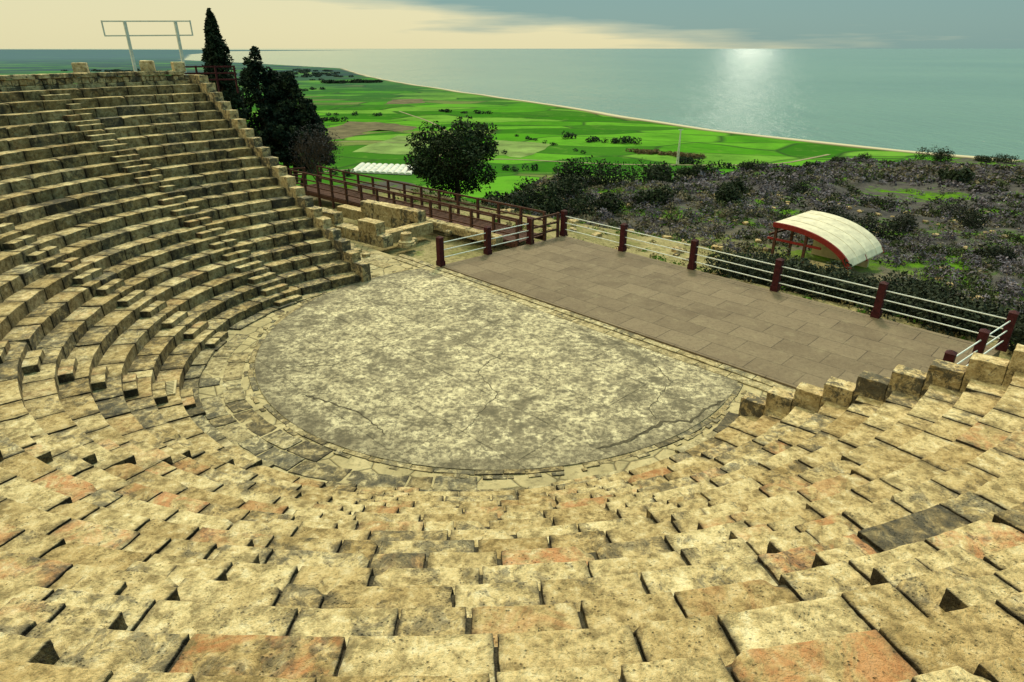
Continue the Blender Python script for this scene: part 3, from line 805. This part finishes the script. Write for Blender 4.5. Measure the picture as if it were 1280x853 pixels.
for i,(x,y) in enumerate(Q):
    d=math.hypot(x,y); w=rng.uniform(.45,1.2)*(1+ (d>150)*.6+(d>80)*.3); q=rng.random()-pv[i]*.5
    cc=((.058,.051,.068),(.195,.175,.212)) if q<.56 else (((.014,.020,.011),(.055,.072,.026)) if q<.86 else ((.08,.068,.045),(.20,.175,.115)))
    k_=rng.uniform(.7,1.25)
    nl=80 if d<70 else (34 if d<120 else 18)
    leaves(sc_,x,y,Zq[i]+w*.22,w*.6,w*.6,w*.42,nl,.06*w*(1.5 if d<70 else 2.5 if d<120 else 3.8)+.02,tuple(k_*z for z in cc[0]),tuple(k_*z for z in cc[1]),.5)
sc_.build('hillside_scrub',[M_leaf])
gr=MB()
for _ in range(1800):
    x=rng.uniform(-8,45);y=rng.uniform(18,62);p=np.array([x,y])
    if (p-CL)@nA<.5 or math.hypot(x-20.5,y-40)<3.5: continue
    if abs((p-B0)@bn)<1.1 and x<2: continue
    z=tz(x,y);w=rng.uniform(.15,.5)
    cc=((.035,.09,.01),(.10,.21,.025)) if rng.random()<.55 else ((.12,.10,.05),(.27,.22,.11))
    leaves(gr,x,y,z+.03,w,w,w*.35,34,.07,cc[0],cc[1],.1)
gr.build('grass_tufts',[M_leaf])
rk=MB()
for _ in range(380):
    x=rng.uniform(-2,60);y=rng.uniform(20,80);p=np.array([x,y])
    if (p-CL)@nA<.6 or math.hypot(x-20.5,y-40)<3.5: continue
    z=tz(x,y);s_=rng.uniform(.08,.26); box(rk,(x,y,z+s_*.2),(s_*1.2,s_,s_*.7),rng.uniform(0,3),(3,3,3),s_*.4,.12,(rng.uniform(.8,1.0),0,rng.uniform(-.4,1)))
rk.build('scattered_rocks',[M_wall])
dt=MB()
def hedge(p0,p1,n,w,h,c1=(.008,.016,.012),c2=(.028,.048,.026)):
    p0=np.array(p0,float);p1=np.array(p1,float)
    for i in range(n):
        p=p0+(p1-p0)*rng.random()+rng.normal(0,w*.35,2)
        if sdpoly(p[None],coast)[0]<65: continue
        hh=h*rng.uniform(.6,1.2)
        leaves(dt,p[0],p[1],max(tz(p[0],p[1]),-69)+hh*.45,w*.5,w*.5,hh*.55,60,w*.13,c1,c2,.4)
hedge((-48,703),(-18,690),12,8,7);hedge((70,595),(112,583),14,8,6);hedge((46,617),(50,617),3,9,8)
hedge((95,535),(145,500),60,6,3,(.08,.06,.03),(.18,.14,.07));hedge((-20,530),(-2,520),4,6,5)
hedge((-437,1640),(-310,1690),40,22,7);hedge((-60,470),(60,430),24,6,4);hedge((120,480),(160,450),14,7,5)
hedge((-250,800),(-190,760),10,10,5);hedge((-100,900),(-30,860),8,10,4);hedge((0,640),(60,520),10,5,3)
hedge((-140,440),(-105,425),14,6,5);hedge((-66,445),(-50,430),8,6,5)
for _ in range(45):
    yy=rng.uniform(700,2600);xx=rng.uniform(-.78,-.26)*yy;L=yy*rng.uniform(.04,.12)
    hedge((xx,yy),(xx+L,yy+rng.normal(0,20)),9,yy*.009,4+yy*.0008,(.014,.028,.024),(.035,.06,.042))
dt.build('distant_trees',[M_leaf])
# ---------------------------------------------------------------- world & light
SUN_AZ=R(12);SUN_EL=R(52)
W=bpy.data.worlds.new('World');scene.world=W;W.use_nodes=True;t=W.node_tree;t.nodes.clear()
out=t.nodes.new('ShaderNodeOutputWorld');sky=t.nodes.new('ShaderNodeTexSky');sky.sky_type='NISHITA';sky.sun_disc=False
sky.sun_elevation=SUN_EL;sky.sun_rotation=SUN_AZ
b1=t.nodes.new('ShaderNodeBackground');b1.inputs[1].default_value=.10;t.links.new(sky.outputs[0],b1.inputs[0])
tc=t.nodes.new('ShaderNodeTexCoord');mp=t.nodes.new('ShaderNodeMapping');mp.inputs['Scale'].default_value=(2.0,2.0,26);mp.inputs['Location'].default_value=(1.7,.4,.3);t.links.new(tc.outputs['Generated'],mp.inputs[0])
nz=t.nodes.new('ShaderNodeTexNoise');nz.inputs['Scale'].default_value=1.3;nz.inputs['Detail'].default_value=5;nz.inputs['Roughness'].default_value=.55;t.links.new(mp.outputs[0],nz.inputs['Vector'])
sp=t.nodes.new('ShaderNodeSeparateXYZ');t.links.new(tc.outputs['Generated'],sp.inputs[0])
def wm(op,a,b,clamp=False):
    nd=t.nodes.new('ShaderNodeMath');nd.operation=op;nd.use_clamp=clamp
    for i,x in enumerate((a,b)):
        if isinstance(x,(int,float)): nd.inputs[i].default_value=x
        else: t.links.new(x,nd.inputs[i])
    return nd.outputs[0]
g1=wm('MULTIPLY',wm('SUBTRACT',.27,sp.outputs[0]),2.1)
nn=wm('MULTIPLY',wm('SUBTRACT',nz.outputs['Fac'],.5),3.0)
el=wm('MULTIPLY',wm('SUBTRACT',.030,sp.outputs[2]),20.0)
lf=wm('ADD',wm('ADD',g1,nn),wm('MAXIMUM',el,-.36))
rp=t.nodes.new('ShaderNodeValToRGB');t.links.new(lf,rp.inputs[0]);e=rp.color_ramp.elements
e[0].position=0.0;e[0].color=(.18,.34,.325,1);e[1].position=.95;e[1].color=(.80,.74,.44,1);x=e.new(.42);x.color=(.40,.49,.38,1)
b2=t.nodes.new('ShaderNodeBackground');t.links.new(rp.outputs[0],b2.inputs[0])
zen=wm('ADD',1.0,wm('MULTIPLY',wm('MAXIMUM',wm('SUBTRACT',sp.outputs[2],.08),0.0),2.4))
t.links.new(zen,b2.inputs[1])
dv=t.nodes.new('ShaderNodeVectorMath');dv.operation='DOT_PRODUCT';t.links.new(tc.outputs['Generated'],dv.inputs[0])
ga,ge=R(18.5),R(7.5);dv.inputs[1].default_value=(math.sin(ga)*math.cos(ge),math.cos(ga)*math.cos(ge),math.sin(ge))
gl=wm('MULTIPLY',wm('POWER',wm('MAXIMUM',dv.outputs['Value'],0.0),2600.0),6.5)  # bright spot added to the sky above view so the sea glints
b3=t.nodes.new('ShaderNodeBackground');b3.inputs[0].default_value=(1,.95,.76,1);t.links.new(gl,b3.inputs[1])
mx=t.nodes.new('ShaderNodeMixShader');mx.inputs[0].default_value=.88;t.links.new(b1.outputs[0],mx.inputs[1]);t.links.new(b2.outputs[0],mx.inputs[2])
ad=t.nodes.new('ShaderNodeAddShader');t.links.new(mx.outputs[0],ad.inputs[0]);t.links.new(b3.outputs[0],ad.inputs[1]);t.links.new(ad.outputs[0],out.inputs[0])
ld=bpy.data.lights.new('sun','SUN');ld.energy=2.8;ld.angle=R(9);ld.color=(1,.86,.64)
lo=bpy.data.objects.new('sun',ld);scene.collection.objects.link(lo)
sd=Vector((math.sin(SUN_AZ)*math.cos(SUN_EL),math.cos(SUN_AZ)*math.cos(SUN_EL),math.sin(SUN_EL)))
lo.rotation_euler=(-sd).to_track_quat('-Z','Y').to_euler()
# ---------------------------------------------------------------- camera
cd=bpy.data.cameras.new('camera');cd.sensor_width=36;cd.lens=22.5;cd.clip_end=200000;cd.clip_start=.05
co=bpy.data.objects.new('camera',cd);scene.collection.objects.link(co);co.location=(0,0,8.4);co.rotation_euler=(R(90-24.6),0,0);scene.camera=co
scene.view_settings.view_transform='Standard';scene.view_settings.look='None';scene.view_settings.exposure=0
